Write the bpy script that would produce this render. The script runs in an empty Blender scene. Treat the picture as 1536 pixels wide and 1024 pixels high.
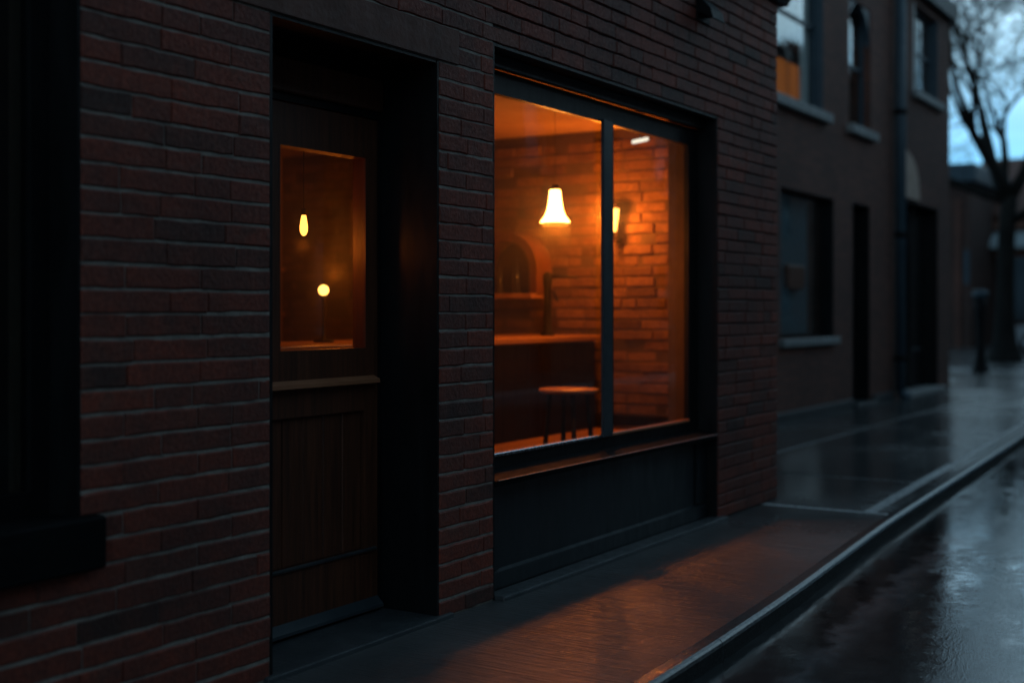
import bpy, bmesh, math, random
from mathutils import Vector, Matrix
R = random.Random(7)
sc = bpy.context.scene
COL = sc.collection
rad = math.radians

# ------------------------------------------------------------------ helpers
def link(o, parent=None):
    COL.objects.link(o)
    if parent is not None:
        o.parent = parent
        o.matrix_parent_inverse = parent.matrix_world.inverted()
    return o

def tag(o, label=None, cat=None, group=None, kind=None):
    if label: o['label'] = label
    if cat: o['category'] = cat
    if group: o['group'] = group
    if kind: o['kind'] = kind
    return o

def thing(name, loc, label, cat, group=None):
    o = bpy.data.objects.new(name, None)
    o.location = loc
    o.empty_display_size = .1
    COL.objects.link(o)
    bpy.context.view_layer.update()
    return tag(o, label, cat, group)

class MB:
    def __init__(self):
        self.bm = bmesh.new()
    def box(self, x0, x1, y0, y1, z0, z1, bev=0.0, seg=1, rot=None):
        r = bmesh.ops.create_cube(self.bm, size=1)
        vs = r['verts']
        c = Vector(((x0+x1)/2, (y0+y1)/2, (z0+z1)/2))
        for v in vs:
            v.co = Vector((v.co.x*(x1-x0), v.co.y*(y1-y0), v.co.z*(z1-z0)))
            if rot: v.co = rot @ v.co
            v.co += c
        if bev:
            es = list({e for v in vs for e in v.link_edges})
            bmesh.ops.bevel(self.bm, geom=es, offset=bev, segments=seg, affect='EDGES', profile=.5)
        return self
    def lathe(self, prof, c, n=24, axis='Z', caps=True, smooth=True):
        rings = []
        for r_, h in prof:
            ring = []
            for i in range(n):
                a = 2*math.pi*i/n
                p = (r_*math.cos(a), r_*math.sin(a), h)
                if axis == 'X': p = (p[2], p[0], p[1])
                if axis == 'Y': p = (p[0], p[2], p[1])
                ring.append(self.bm.verts.new(Vector(p)+Vector(c)))
            rings.append(ring)
        for a, b in zip(rings, rings[1:]):
            for i in range(n):
                f = self.bm.faces.new((a[i], a[(i+1) % n], b[(i+1) % n], b[i]))
                f.smooth = smooth
        if caps:
            if prof[0][0] > 1e-5: self.bm.faces.new(rings[0][::-1])
            if prof[-1][0] > 1e-5: self.bm.faces.new(rings[-1])
        return self
    def tube(self, pts, radii, n=8):
        pts = [Vector(p) for p in pts]
        if not hasattr(radii, '__len__'): radii = [radii]*len(pts)
        rings = []
        t0 = None
        for i, p in enumerate(pts):
            t = (pts[min(i+1, len(pts)-1)]-pts[max(i-1, 0)]).normalized()
            if t0 is None:
                u = t.orthogonal().normalized()
            else:
                u = (u - t*u.dot(t)).normalized()
            t0 = t
            w = t.cross(u)
            rings.append([self.bm.verts.new(p+(u*math.cos(2*math.pi*k/n)+w*math.sin(2*math.pi*k/n))*radii[i]) for k in range(n)])
        for a, b in zip(rings, rings[1:]):
            for i in range(n):
                f = self.bm.faces.new((a[i], a[(i+1) % n], b[(i+1) % n], b[i]))
                f.smooth = True
        self.bm.faces.new(rings[0][::-1]); self.bm.faces.new(rings[-1])
        return self
    def prism(self, poly, lo, hi, axis='X', smooth=False):
        """poly of 2-D points: axis X -> (y,z), Y -> (x,z), Z -> (x,y)"""
        def P(p, h):
            return {'X': (h, p[0], p[1]), 'Y': (p[0], h, p[1]), 'Z': (p[0], p[1], h)}[axis]
        a = [self.bm.verts.new(P(p, lo)) for p in poly]
        b = [self.bm.verts.new(P(p, hi)) for p in poly]
        n = len(poly)
        self.bm.faces.new(a); self.bm.faces.new(b[::-1])
        for i in range(n):
            f = self.bm.faces.new((a[i], b[i], b[(i+1) % n], a[(i+1) % n])); f.smooth = smooth
        return self
    def holes(self, x0, x1, z0, z1, y0, y1, holes):
        """slab in the xz plane from y0 to y1 with rectangular openings (xa,xb,za,zb)"""
        xs = sorted({x0, x1, *[min(max(h[i], x0), x1) for h in holes for i in (0, 1)]})
        zs = sorted({z0, z1, *[min(max(h[i], z0), z1) for h in holes for i in (2, 3)]})
        nx, nz = len(xs)-1, len(zs)-1
        def solid(i, j):
            if i < 0 or j < 0 or i >= nx or j >= nz: return False
            cx, cz = (xs[i]+xs[i+1])/2, (zs[j]+zs[j+1])/2
            return not any(h[0] < cx < h[1] and h[2] < cz < h[3] for h in holes)
        V = {}
        def v(i, j, k):
            if (i, j, k) not in V: V[(i, j, k)] = self.bm.verts.new((xs[i], (y0, y1)[k], zs[j]))
            return V[(i, j, k)]
        F = self.bm.faces.new
        for i in range(nx):
            for j in range(nz):
                if not solid(i, j): continue
                F((v(i, j, 0), v(i+1, j, 0), v(i+1, j+1, 0), v(i, j+1, 0)))
                F((v(i, j, 1), v(i, j+1, 1), v(i+1, j+1, 1), v(i+1, j, 1)))
                if not solid(i-1, j): F((v(i, j, 0), v(i, j+1, 0), v(i, j+1, 1), v(i, j, 1)))
                if not solid(i+1, j): F((v(i+1, j, 0), v(i+1, j, 1), v(i+1, j+1, 1), v(i+1, j+1, 0)))
                if not solid(i, j-1): F((v(i, j, 0), v(i, j, 1), v(i+1, j, 1), v(i+1, j, 0)))
                if not solid(i, j+1): F((v(i, j+1, 0), v(i+1, j+1, 0), v(i+1, j+1, 1), v(i, j+1, 1)))
        return self
    def build(self, name, mat, parent=None, xf=None):
        me = bpy.data.meshes.new(name)
        if xf is not None: bmesh.ops.transform(self.bm, matrix=xf, verts=self.bm.verts)
        bmesh.ops.recalc_face_normals(self.bm, faces=self.bm.faces)
        self.bm.to_mesh(me); self.bm.free()
        me.materials.append(mat)
        o = bpy.data.objects.new(name, me)
        return link(o, parent)

# ------------------------------------------------------------------ materials
def newmat(name):
    m = bpy.data.materials.new(name); m.use_nodes = True
    nt = m.node_tree; nt.nodes.clear()
    out = nt.nodes.new('ShaderNodeOutputMaterial')
    return m, nt, out

def N(nt, typ, props=None, **ins):
    n = nt.nodes.new('ShaderNode'+typ)
    for k, v in (props or {}).items(): setattr(n, k, v)
    for k, v in ins.items():
        key = k.replace('_', ' ')
        s = n.inputs[int(k[1:])] if k[0] == 'i' and k[1:].isdigit() else n.inputs[key]
        if hasattr(v, 'links') or isinstance(v, bpy.types.NodeSocket): nt.links.new(v, s)
        else: s.default_value = v
    return n

def coords(nt, scale=(1, 1, 1), rot=(0, 0, 0), kind='Object'):
    tc = N(nt, 'TexCoord')
    return N(nt, 'Mapping', Vector=tc.outputs[kind], Scale=scale, Rotation=rot).outputs[0]

def noise(nt, vec, scale, detail=4, rough=.55, dist=0):
    return N(nt, 'TexNoise', Vector=vec, Scale=scale, Detail=detail, Roughness=rough, Distortion=dist).outputs['Fac']

def ramp(nt, fac, stops, interp='LINEAR'):
    n = N(nt, 'ValToRGB', Fac=fac)
    cr = n.color_ramp; cr.interpolation = interp
    while len(cr.elements) < len(stops): cr.elements.new(.5)
    for e, (p, c) in zip(cr.elements, stops):
        e.position = p
        e.color = (*c, 1) if hasattr(c, '__len__') else (c, c, c, 1)
    return n.outputs['Color']

def mixc(nt, fac, a, b, mode='MIX'):
    n = N(nt, 'Mix', {'data_type': 'RGBA', 'blend_type': mode})
    for i, v in ((0, fac), (6, a), (7, b)):
        s = n.inputs[i]
        if isinstance(v, bpy.types.NodeSocket): nt.links.new(v, s)
        else: s.default_value = v if (i == 0 or len(v) == 4) else (*v, 1)
    return n.outputs[2]

def mrange(nt, v, a, b, c, d):
    return N(nt, 'MapRange', Value=v, From_Min=a, From_Max=b, To_Min=c, To_Max=d).outputs[0]

def bumpn(nt, h, strength=.3, dist=.005, normal=None):
    n = N(nt, 'Bump', Height=h, Strength=strength, Distance=dist)
    if normal is not None: nt.links.new(normal, n.inputs['Normal'])
    return n.outputs[0]

def simple(name, ca, cb, rough=(.45, .7), scale=6, stretch=(1, 1, 1), bump=.15, bdist=.003, metallic=0, spec=.5):
    m, nt, out = newmat(name)
    v = coords(nt, stretch)
    f = noise(nt, v, scale, 5, .6)
    c = ramp(nt, f, [(.3, ca), (.7, cb)])
    f2 = noise(nt, v, scale*4.3, 3)
    r = mrange(nt, f2, .3, .7, *rough)
    b = bumpn(nt, noise(nt, v, scale*9, 3), bump, bdist)
    p = N(nt, 'BsdfPrincipled', Base_Color=c, Roughness=r, Metallic=metallic, Normal=b)
    p.inputs['Specular IOR Level'].default_value = spec
    nt.links.new(p.outputs[0], out.inputs[0])
    return m

def emitter(name, col, strength):
    m, nt, out = newmat(name)
    e = N(nt, 'Emission', Color=(*col, 1), Strength=strength)
    nt.links.new(e.outputs[0], out.inputs[0])
    return m

def glass(name, tint=(.9, .93, .92), ior=1.45, film=0):
    m, nt, out = newmat(name)
    v = coords(nt)
    b = bumpn(nt, noise(nt, v, 2.2, 2), .04, .01)
    smear = mrange(nt, noise(nt, v, 3.5, 4), .45, .75, .0, .10)
    back = N(nt, 'NewGeometry').outputs['Backfacing']
    fr = N(nt, 'Fresnel', IOR=mrange(nt, back, 0, 1, ior, 1/ior), Normal=b)   # leaving the pane reflects as entering it does
    g = N(nt, 'BsdfGlossy', Color=(1, 1, 1, 1), Roughness=N(nt, 'Math', {'operation': 'ADD'}, i0=smear, i1=.01).outputs[0], Normal=b)
    t = N(nt, 'BsdfTransparent', Color=(*tint, 1))
    if film:
        # clear glass with a thin, blotchy film, added as a veil of lamp haze
        blot = noise(nt, coords(nt, (1, 1, .7)), 2.6, 4, .6, .8)
        tl = N(nt, 'BsdfTranslucent', Color=(.7, .7, .7, 1))
        t = N(nt, 'MixShader', Fac=mrange(nt, blot, .35, .7, film*.1, film), i1=t.outputs[0], i2=tl.outputs[0])
    mx = N(nt, 'MixShader', Fac=fr.outputs[0], i1=t.outputs[0], i2=g.outputs[0])
    nt.links.new(mx.outputs[0], out.inputs[0])
    return m

def brick_mat(name, ramp_stops, dark=(.035, .02, .018), bump=.95, rough=(.55, .85)):
    """bricks are real geometry; the tint attribute gives each its own fired colour"""
    m, nt, out = newmat(name)
    at = N(nt, 'Attribute', {'attribute_name': 'tint'}).outputs['Fac']
    v = coords(nt)
    n1 = noise(nt, v, 9, 5, .65)
    n2 = noise(nt, v, 55, 4, .6)
    n3 = noise(nt, v, 1.1, 4, .6)
    t = N(nt, 'Math', {'operation': 'MULTIPLY_ADD'}, i0=N(nt, 'Math', {'operation': 'SUBTRACT'}, i0=n1, i1=.5).outputs[0], i1=1.1, i2=at).outputs[0]
    c = ramp(nt, t, ramp_stops)
    soot = mrange(nt, n3, .42, .68, 0, .55)
    c = mixc(nt, soot, c, dark)
    c = mixc(nt, mrange(nt, n2, .35, .7, .0, .55), c, dark)
    h = N(nt, 'Math', {'operation': 'MULTIPLY_ADD'}, i0=n1, i1=.6, i2=N(nt, 'Math', {'operation': 'MULTIPLY'}, i0=n2, i1=.5).outputs[0]).outputs[0]
    b = bumpn(nt, h, bump, .008)
    p = N(nt, 'BsdfPrincipled', Base_Color=c, Roughness=mrange(nt, n2, .3, .7, *rough), Normal=b)
    p.inputs['Specular IOR Level'].default_value = .3
    nt.links.new(p.outputs[0], out.inputs[0])
    return m

M = {}
M['brick'] = brick_mat('sooty_red_brick', [(.0, (.07, .03, .023)), (.3, (.15, .046, .031)), (.55, (.22, .05, .03)), (.8, (.30, .055, .028)), (1, (.21, .065, .042))])
M['inner_brick'] = brick_mat('ochre_inner_brick', [(.0, (.08, .045, .03)), (.35, (.15, .08, .05)), (.7, (.24, .13, .075)), (1, (.14, .07, .045))], dark=(.03, .015, .01))
M['mortar'] = simple('pale_mortar', (.18, .155, .135), (.38, .34, .29), (.8, .95), 14, bump=.7, bdist=.006)
M['shade_mortar'] = simple('shaded_mortar', (.03, .028, .027), (.07, .065, .06), (.8, .95), 14, bump=.7, bdist=.006)  # darker copy of the mortar, shadow of the deep joints put into the colour
M['core'] = simple('plaster_core', (.04, .026, .018), (.08, .05, .034), (.7, .9), 3)
M['plaster'] = simple('ochre_plaster', (.22, .12, .06), (.42, .26, .14), (.6, .85), 1.6, bump=.3, bdist=.01)
M['ceiling'] = simple('smoky_ceiling_plaster', (.28, .17, .09), (.5, .33, .2), (.7, .9), 1.3)
M['black_paint'] = simple('black_joinery_paint', (.005, .0055, .006), (.012, .013, .014), (.3, .5), 7, (1, 1, .25), .2, .002, spec=.22)
M['sill_paint'] = simple('matt_black_sill_paint', (.004, .0045, .005), (.008, .009, .010), (.6, .8), 7, (.4, 3, 3), .2, .002, spec=.05)
M['teal_paint'] = simple('dark_teal_panel_paint', (.004, .009, .012), (.008, .015, .019), (.35, .55), 4, (1, 1, .3), .2, .002)
M['blue_metal'] = simple('dark_blue_grey_frame', (.03, .04, .048), (.05, .062, .07), (.3, .45), 9, bump=.1)
M['door_wood'] = simple('stained_door_wood', (.06, .02, .010), (.15, .048, .022), (.35, .6), 7, (6, 6, .35), .4, .002)
M['ledge_wood'] = simple('pale_door_ledge', (.32, .12, .055), (.46, .19, .095), (.3, .45), 12, (.4, 3, 3), .3, .001)  # lighter than the door wood around it
M['stone'] = simple('brown_lintel_stone', (.085, .036, .026), (.15, .065, .048), (.7, .9), 5, bump=.5, bdist=.006)
M['step_stone'] = simple('wet_step_stone', (.03, .036, .04), (.06, .066, .07), (.3, .55), 6, bump=.4, bdist=.004)
M['dark_stone'] = simple('dark_sill_stone', (.02, .024, .027), (.04, .046, .05), (.45, .7), 8, bump=.4, bdist=.004)
M['alu'] = simple('bright_aluminium_bead', (.4, .42, .45), (.6, .62, .65), (.2, .35), 20, metallic=1)
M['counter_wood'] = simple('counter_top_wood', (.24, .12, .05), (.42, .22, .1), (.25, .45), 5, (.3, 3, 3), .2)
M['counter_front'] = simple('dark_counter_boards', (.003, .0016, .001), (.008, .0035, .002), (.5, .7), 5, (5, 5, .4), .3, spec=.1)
M['black_iron'] = simple('black_iron', (.006, .006, .007), (.012, .013, .014), (.5, .7), 15, bump=.2, spec=.12)
M['seat_wood'] = simple('stool_seat_wood', (.38, .2, .09), (.5, .28, .14), (.25, .4), 6, (.4, 4, 4), .15)
M['floor'] = simple('dark_floorboards', (.05, .028, .016), (.09, .05, .03), (.4, .6), 4, (.4, 6, 1))
M['glass'] = glass('window_glass')
M['hazed_glass'] = glass('hazed_bar_glass', film=.002)
M['door_glass'] = glass('hazed_door_glass', film=.06)
M['bottle'] = simple('dark_bottle_glass', (.012, .014, .008), (.03, .03, .015), (.08, .2), 4, bump=0)
M['fabric'] = simple('linen', (.5, .48, .45), (.65, .62, .58), (.8, .95), 30, bump=.3)
M['lamp_shade'] = emitter('lit_glass_shade', (1, .42, .085), 24)
M['lamp_rim'] = emitter('lit_lamp_diffuser', (1, .30, .03), 1.3)
M['sconce_glow'] = emitter('lit_sconce_glass', (1, .40, .07), 9)
M['globe_glow'] = emitter('lit_globe', (1, .40, .07), 7)
M['bulb_glow'] = emitter('lit_filament_bulb', (1, .36, .05), 6)
M['white_glow'] = emitter('lit_spotlight', (1, .85, .68), 1.6)

# far plain brick with courses too fine to model apart
def far_brick(name, a, b, mort):
    m, nt, out = newmat(name)
    tc = N(nt, 'TexCoord').outputs['Object']
    sep = N(nt, 'SeparateXYZ', Vector=tc)
    sx = N(nt, 'Math', {'operation': 'ADD'}, i0=sep.outputs[0], i1=sep.outputs[1]).outputs[0]
    v = N(nt, 'CombineXYZ', X=sx, Y=sep.outputs[2]).outputs[0]
    br = N(nt, 'TexBrick', Vector=v, Color1=(*a, 1), Color2=(*b, 1), Mortar=(*mort, 1), Scale=1.0, Mortar_Size=.008, Brick_Width=.235, Row_Height=.076)
    big = noise(nt, tc, .55, 5, .6)
    c = mixc(nt, mrange(nt, big, .35, .7, 0, .5), br.outputs['Color'], (.03, .022, .02))
    bp = bumpn(nt, N(nt, 'Math', {'operation': 'MULTIPLY_ADD'}, i0=br.outputs['Fac'], i1=-1.0, i2=noise(nt, tc, 25, 3)).outputs[0], .4, .008)
    p = N(nt, 'BsdfPrincipled', Base_Color=c, Roughness=.8, Normal=bp)
    p.inputs['Specular IOR Level'].default_value = .3
    nt.links.new(p.outputs[0], out.inputs[0])
    return m
M['far_brick'] = far_brick('brown_house_brick', (.22, .082, .056), (.15, .06, .044), (.08, .07, .065))
M['far_brick2'] = far_brick('dark_house_brick', (.19, .076, .055), (.13, .055, .042), (.07, .06, .055))
M['far_brick3'] = far_brick('reddish_house_brick', (.11, .05, .04), (.08, .04, .033), (.08, .07, .065))
M['pale_sill'] = simple('pale_sill_stone', (.2, .21, .21), (.3, .31, .31), (.5, .7), 6, bump=.3)
M['pale_plaster'] = simple('pale_plaster_patch', (.4, .29, .23), (.58, .44, .36), (.7, .9), 5, bump=.5)
M['blue_frame'] = simple('dusty_blue_frame', (.03, .06, .085), (.05, .085, .11), (.4, .6), 6)
M['white_frame'] = simple('weathered_white_frame', (.42, .43, .43), (.55, .56, .55), (.5, .7), 9)
M['dark_void'] = simple('dark_room', (.006, .007, .008), (.012, .013, .014), (.8, .9), 3)
M['curtain'] = simple('pale_curtain', (.75, .8, .82), (.85, .88, .9), (.8, .95), 12, (8, 8, .4))
m_, nt_, out_ = newmat('glowing_blind')   # cloth glows by itself in place of a lit room, thicker in the folds
fold_ = noise(nt_, coords(nt_, (9, 9, .5)), 1.5, 3)
e_ = N(nt_, 'Emission', Color=(1, .29, .035, 1), Strength=mrange(nt_, fold_, .3, .7, .09, .24))
nt_.links.new(e_.outputs[0], out_.inputs[0])
M['blind'] = m_
M['teal_blind'] = simple('faded_teal_blind', (.05, .12, .16), (.07, .16, .21), (.7, .9), 5)
M['roof'] = simple('weathered_red_tiles', (.09, .04, .03), (.17, .075, .055), (.6, .85), 3, (1, 4, 1), .6, .02)
M['ochre_band'] = simple('terracotta_band', (.26, .12, .08), (.36, .17, .12), (.6, .8), 4)
M['awning'] = simple('pale_blue_awning', (.38, .48, .52), (.5, .6, .64), (.6, .8), 4)
M['bark'] = simple('wet_bark', (.010, .011, .011), (.03, .028, .025), (.6, .9), 9, (1, 1, .2), .8, .02, spec=.08)
M['car_paint'] = simple('silver_car_paint', (.4, .43, .46), (.46, .49, .52), (.2, .3), 3, bump=0, metallic=.5)
M['rubber'] = simple('tyre_rubber', (.012, .012, .012), (.02, .02, .02), (.7, .9), 20)
M['car_glass'] = simple('car_window_glass', (.008, .01, .012), (.012, .015, .017), (.05, .1), 4, bump=0)
M['kerb_face_shade'] = simple('shaded_kerb_face', (.006, .007, .007), (.018, .019, .02), (.6, .9), 12, (1, 1, 2), .6, .006, spec=.2)  # street face darker than the granite top, its shade put into the colour
M['granite'] = simple('wet_kerb_granite', (.04, .044, .047), (.09, .096, .10), (.09, .2), 30, bump=.3, bdist=.003)

# --------------------------------------------------------------- wet ground
def pavement_mat():
    m, nt, out = newmat('wet_brushed_concrete')
    tc = N(nt, 'TexCoord').outputs['Object']
    sep = N(nt, 'SeparateXYZ', Vector=tc)
    big = noise(nt, coords(nt, (.55, .8, 1)), 1.0, 5, .55, .4)
    mid = noise(nt, coords(nt, (1, 1, 1)), 3.2, 5, .6, .6)
    fine = noise(nt, coords(nt, (1, 1, 1)), 60, 4, .6)
    # broom strokes run across the pavement, wavering a little
    broom = noise(nt, coords(nt, (70, 2.0, 1), (0, 0, rad(4))), 1.0, 3, .6, .35)
    col = ramp(nt, mid, [(.3, (.05, .052, .054)), (.7, (.10, .10, .10))])
    col = mixc(nt, mrange(nt, big, .4, .62, 0, .5), col, (.035, .038, .041))
    wet = N(nt, 'Math', {'operation': 'MULTIPLY_ADD'}, i0=mid, i1=.5, i2=big).outputs[0]
    rough = ramp(nt, wet, [(.46, .40), (.6, .2), (.78, .07)])
    rough = N(nt, 'Math', {'operation': 'MULTIPLY_ADD'}, i0=fine, i1=.12, i2=rough).outputs[0]
    rough = N(nt, 'Math', {'operation': 'ADD'}, i0=rough, i1=mrange(nt, sep.outputs[0], 9, 22, 0, .07)).outputs[0]
    rough = N(nt, 'Math', {'operation': 'ADD'}, i0=rough, i1=mrange(nt, sep.outputs[0], 6.8, 8.4, .2, 0)).outputs[0]
    h = N(nt, 'Math', {'operation': 'MULTIPLY_ADD'}, i0=broom, i1=1.35, i2=N(nt, 'Math', {'operation': 'MULTIPLY'}, i0=fine, i1=.2).outputs[0]).outputs[0]
    b = nt.nodes.new('ShaderNodeBump'); nt.links.new(h, b.inputs['Height']); nt.links.new(mrange(nt, sep.outputs[0], 7.6, 8.6, .95, .12), b.inputs['Strength']); b.inputs['Distance'].default_value = .016
    b = b.outputs[0]
    b = bumpn(nt, big, .08, .04, b)
    p = N(nt, 'BsdfPrincipled', Base_Color=col, Roughness=rough, Normal=b)
    p.inputs['Specular IOR Level'].default_value = .8
    nt.links.new(p.outputs[0], out.inputs[0])
    return m

def road_mat():
    m, nt, out = newmat('wet_asphalt')
    big = noise(nt, coords(nt, (.35, 1.1, 1), (0, 0, rad(-25))), 1.1, 6, .6, .5)
    mid = noise(nt, coords(nt, (1, 1, 1)), 4.5, 5, .65, .5)
    fine = noise(nt, coords(nt, (1, 1, 1)), 120, 3, .6)
    vor = N(nt, 'TexVoronoi', Vector=coords(nt), Scale=95.0).outputs['Distance']
    col = ramp(nt, mid, [(.3, (.008, .009, .010)), (.7, (.03, .033, .035))])
    wet = N(nt, 'Math', {'operation': 'MULTIPLY_ADD'}, i0=mid, i1=.45, i2=big).outputs[0]
    sp_ = N(nt, 'SeparateXYZ', Vector=N(nt, 'TexCoord').outputs['Object'])
    dk = N(nt, 'Math', {'operation': 'MULTIPLY_ADD'}, i0=sp_.outputs[0], i1=.053, i2=-1.36).outputs[0]
    dk = N(nt, 'Math', {'operation': 'SUBTRACT'}, i0=dk, i1=sp_.outputs[1]).outputs[0]
    dk = N(nt, 'Math', {'operation': 'MULTIPLY_ADD'}, i0=N(nt, 'Math', {'operation': 'SUBTRACT'}, i0=mid, i1=.5).outputs[0], i1=.35, i2=dk).outputs[0]
    grit = ramp(nt, dk, [(.27, 0), (.34, .9), (.39, .5), (.47, 0)])
    col = mixc(nt, N(nt, 'Math', {'operation': 'MULTIPLY'}, i0=grit, i1=mrange(nt, big, .35, .6, .2, 1)).outputs[0], col, (.10, .125, .14))
    patch = noise(nt, coords(nt, (1, 1, 1)), 11, 6, .7, .3)
    wet = N(nt, 'Math', {'operation': 'MULTIPLY_ADD'}, i0=N(nt, 'Math', {'operation': 'SUBTRACT'}, i0=patch, i1=.5).outputs[0], i1=.75, i2=wet).outputs[0]
    rough = ramp(nt, wet, [(.40, .36), (.55, .13), (.7, .04)])
    h = N(nt, 'Math', {'operation': 'MULTIPLY_ADD'}, i0=vor, i1=.8, i2=fine).outputs[0]
    drown = mrange(nt, wet, .6, .85, 1, .12)
    h = N(nt, 'Math', {'operation': 'MULTIPLY'}, i0=h, i1=drown).outputs[0]
    b = bumpn(nt, h, .35, .0018)
    b = bumpn(nt, patch, .10, .008, b)
    p = N(nt, 'BsdfPrincipled', Base_Color=col, Roughness=rough, Normal=b)
    p.inputs['Specular IOR Level'].default_value = .8
    nt.links.new(p.outputs[0], out.inputs[0])
    return m
M['pavement'] = pavement_mat()
M['road'] = road_mat()
M['joint'] = simple('pale_joint_sheen_mortar', (.36, .38, .39), (.55, .57, .58), (.2, .4), 6, bump=.3)
M['ground'] = simple('bare_earth', (.03, .03, .028), (.06, .055, .05), (.5, .8), .4)

# ------------------------------------------------------------- brick geometry
CH = .0758
def bricks(name, mat, parent, x0, x1, z0, z1, opens, place, depth=.085, L=.31, jit=.0010, bed=.008, perp=.0016, seed=3, lean=.0):
    """Every brick a chamfered block with wavering edges, in wall coordinates (x along, z up, d outwards); place() maps to the world."""
    r = random.Random(seed)
    V, F, T = [], [], []
    ncourse = int(round((z1-z0)/CH))
    for i in range(ncourse):
        za, zb = z0+i*CH, z0+(i+1)*CH
        zc = (za+zb)/2
        ivs = [(x0, x1)]
        for (a, b, c, d) in opens:
            if c < zc < d:
                nv = []
                for (p, q) in ivs:
                    if b <= p or a >= q: nv.append((p, q)); continue
                    if a > p: nv.append((p, a))
                    if b < q: nv.append((b, q))
                ivs = nv
        x = x0-(L*.5 if i % 2 else 0)-r.uniform(0, .04)
        cuts = []
        while x < x1+L:
            cuts.append(x); x += L*r.choice((1, 1, 1, .52, 1, 1))+r.uniform(-.006, .006)
        zoff = r.uniform(-.0012, .0012)
        for p, q in ivs:
            cs = [c for c in cuts if p+.05 < c < q-.05]
            ed = [p]+cs+[q]
            for a, b in zip(ed, ed[1:]):
                ga = perp/2 if a > p else 0
                gb = perp/2 if b < q else 0
                xa, xb = a+ga, b-gb
                if xb-xa < .02: continue
                tint = min(1, max(0, r.gauss(.55, .15)))
                if r.random() < .03: tint = r.uniform(0, .15)
                d0 = r.gauss(0, jit)
                tl = r.gauss(0, jit*.7)
                k = max(2, int((xb-xa)/.05))
                ch = .006
                bz, tz = za+bed/2+zoff, zb-bed/2+zoff
                base = len(V)
                # rings: back, side-front, face; each ring = bottom run then top run
                def runs(inset, d):
                    pts = []
                    for j in range(k+1):
                        t = j/k
                        xx = xa+inset+(xb-xa-2*inset)*t
                        pts.append((xx, bz+inset+(wb[j] if inset or d > -depth else 0), d+(tl*(t-.5) if d > -.05 else 0)))
                    for j in range(k, -1, -1):
                        t = j/k
                        xx = xa+inset+(xb-xa-2*inset)*t
                        pts.append((xx, tz-inset+(wt[j] if inset or d > -depth else 0), d+(tl*(t-.5) if d > -.05 else 0)))
                    return pts
                wb = [r.gauss(0, .0014) for _ in range(k+1)]
                wt = [r.gauss(0, .0014) for _ in range(k+1)]
                rings = [runs(0, -depth), runs(0, d0-ch*r.uniform(.6, 1.3)), runs(ch*r.uniform(.55, 1.1), d0)]
                n = 2*(k+1)
                for ring in rings: V += [place(*pp) for pp in ring]
                for s in (0, 1):
                    for j in range(n):
                        F.append((base+s*n+j, base+s*n+(j+1) % n, base+(s+1)*n+(j+1) % n, base+(s+1)*n+j)); T.append(tint)
                o = base+2*n
                for j in range(k):
                    F.append((o+j, o+j+1, o+n-2-j, o+n-1-j)); T.append(tint)
    me = bpy.data.meshes.new(name)
    me.from_pydata(V, [], F)
    at = me.attributes.new('tint', 'FLOAT', 'FACE')
    at.data.foreach_set('value', T)
    bm = bmesh.new(); bm.from_mesh(me); bmesh.ops.recalc_face_normals(bm, faces=bm.faces); bm.to_mesh(me); bm.free()
    me.materials.append(mat)
    return link(bpy.data.objects.new(name, me), parent)

# =================================================================== SETTING
# kerb line (x, y): bends gently to the left
KERB = [(-14, -1.30), (-6, -1.27), (0, -1.22), (2.5, -1.19), (4.0, -1.16), (5.0, -1.12), (6, -1.06), (7.8, -.93), (9.8, -.83), (13.9, -.63), (20, -.25), (28, .35), (36, 1.15), (44, 2.3)]
def kerb_pts():
    out = []
    P = KERB
    for i in range(len(P)-1):
        p0, p1, p2, p3 = P[max(i-1, 0)], P[i], P[i+1], P[min(i+2, len(P)-1)]
        for j in range(6):
            t = j/6
            out.append(tuple(.5*((2*p1[a])+(-p0[a]+p2[a])*t+(2*p0[a]-5*p1[a]+4*p2[a]-p3[a])*t*t+(-p0[a]+3*p1[a]-3*p2[a]+p3[a])*t**3) for a in (0, 1)))
    out.append(P[-1])
    return out
KP = kerb_pts()
def kerb_y(x):
    for a, b in zip(KP, KP[1:]):
        if a[0] <= x <= b[0]: return a[1]+(b[1]-a[1])*(x-a[0])/(b[0]-a[0])
    return KP[0][1] if x < KP[0][0] else KP[-1][1]

mb = MB(); mb.bm.faces.new([mb.bm.verts.new(p) for p in ((-300, -300, -.14), (400, -300, -.14), (400, 300, -.14), (-300, 300, -.14))])
tag(mb.build('ground', M['ground']), kind='structure')
mb = MB(); mb.bm.faces.new([mb.bm.verts.new(p) for p in ((-60, -7.2, -.082), (75, -7.2, -.082), (75, 12, -.082), (-60, 12, -.082))])
tag(mb.build('road', M['road']), kind='structure')

KW = .075   # kerb stone width seen from above
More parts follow.
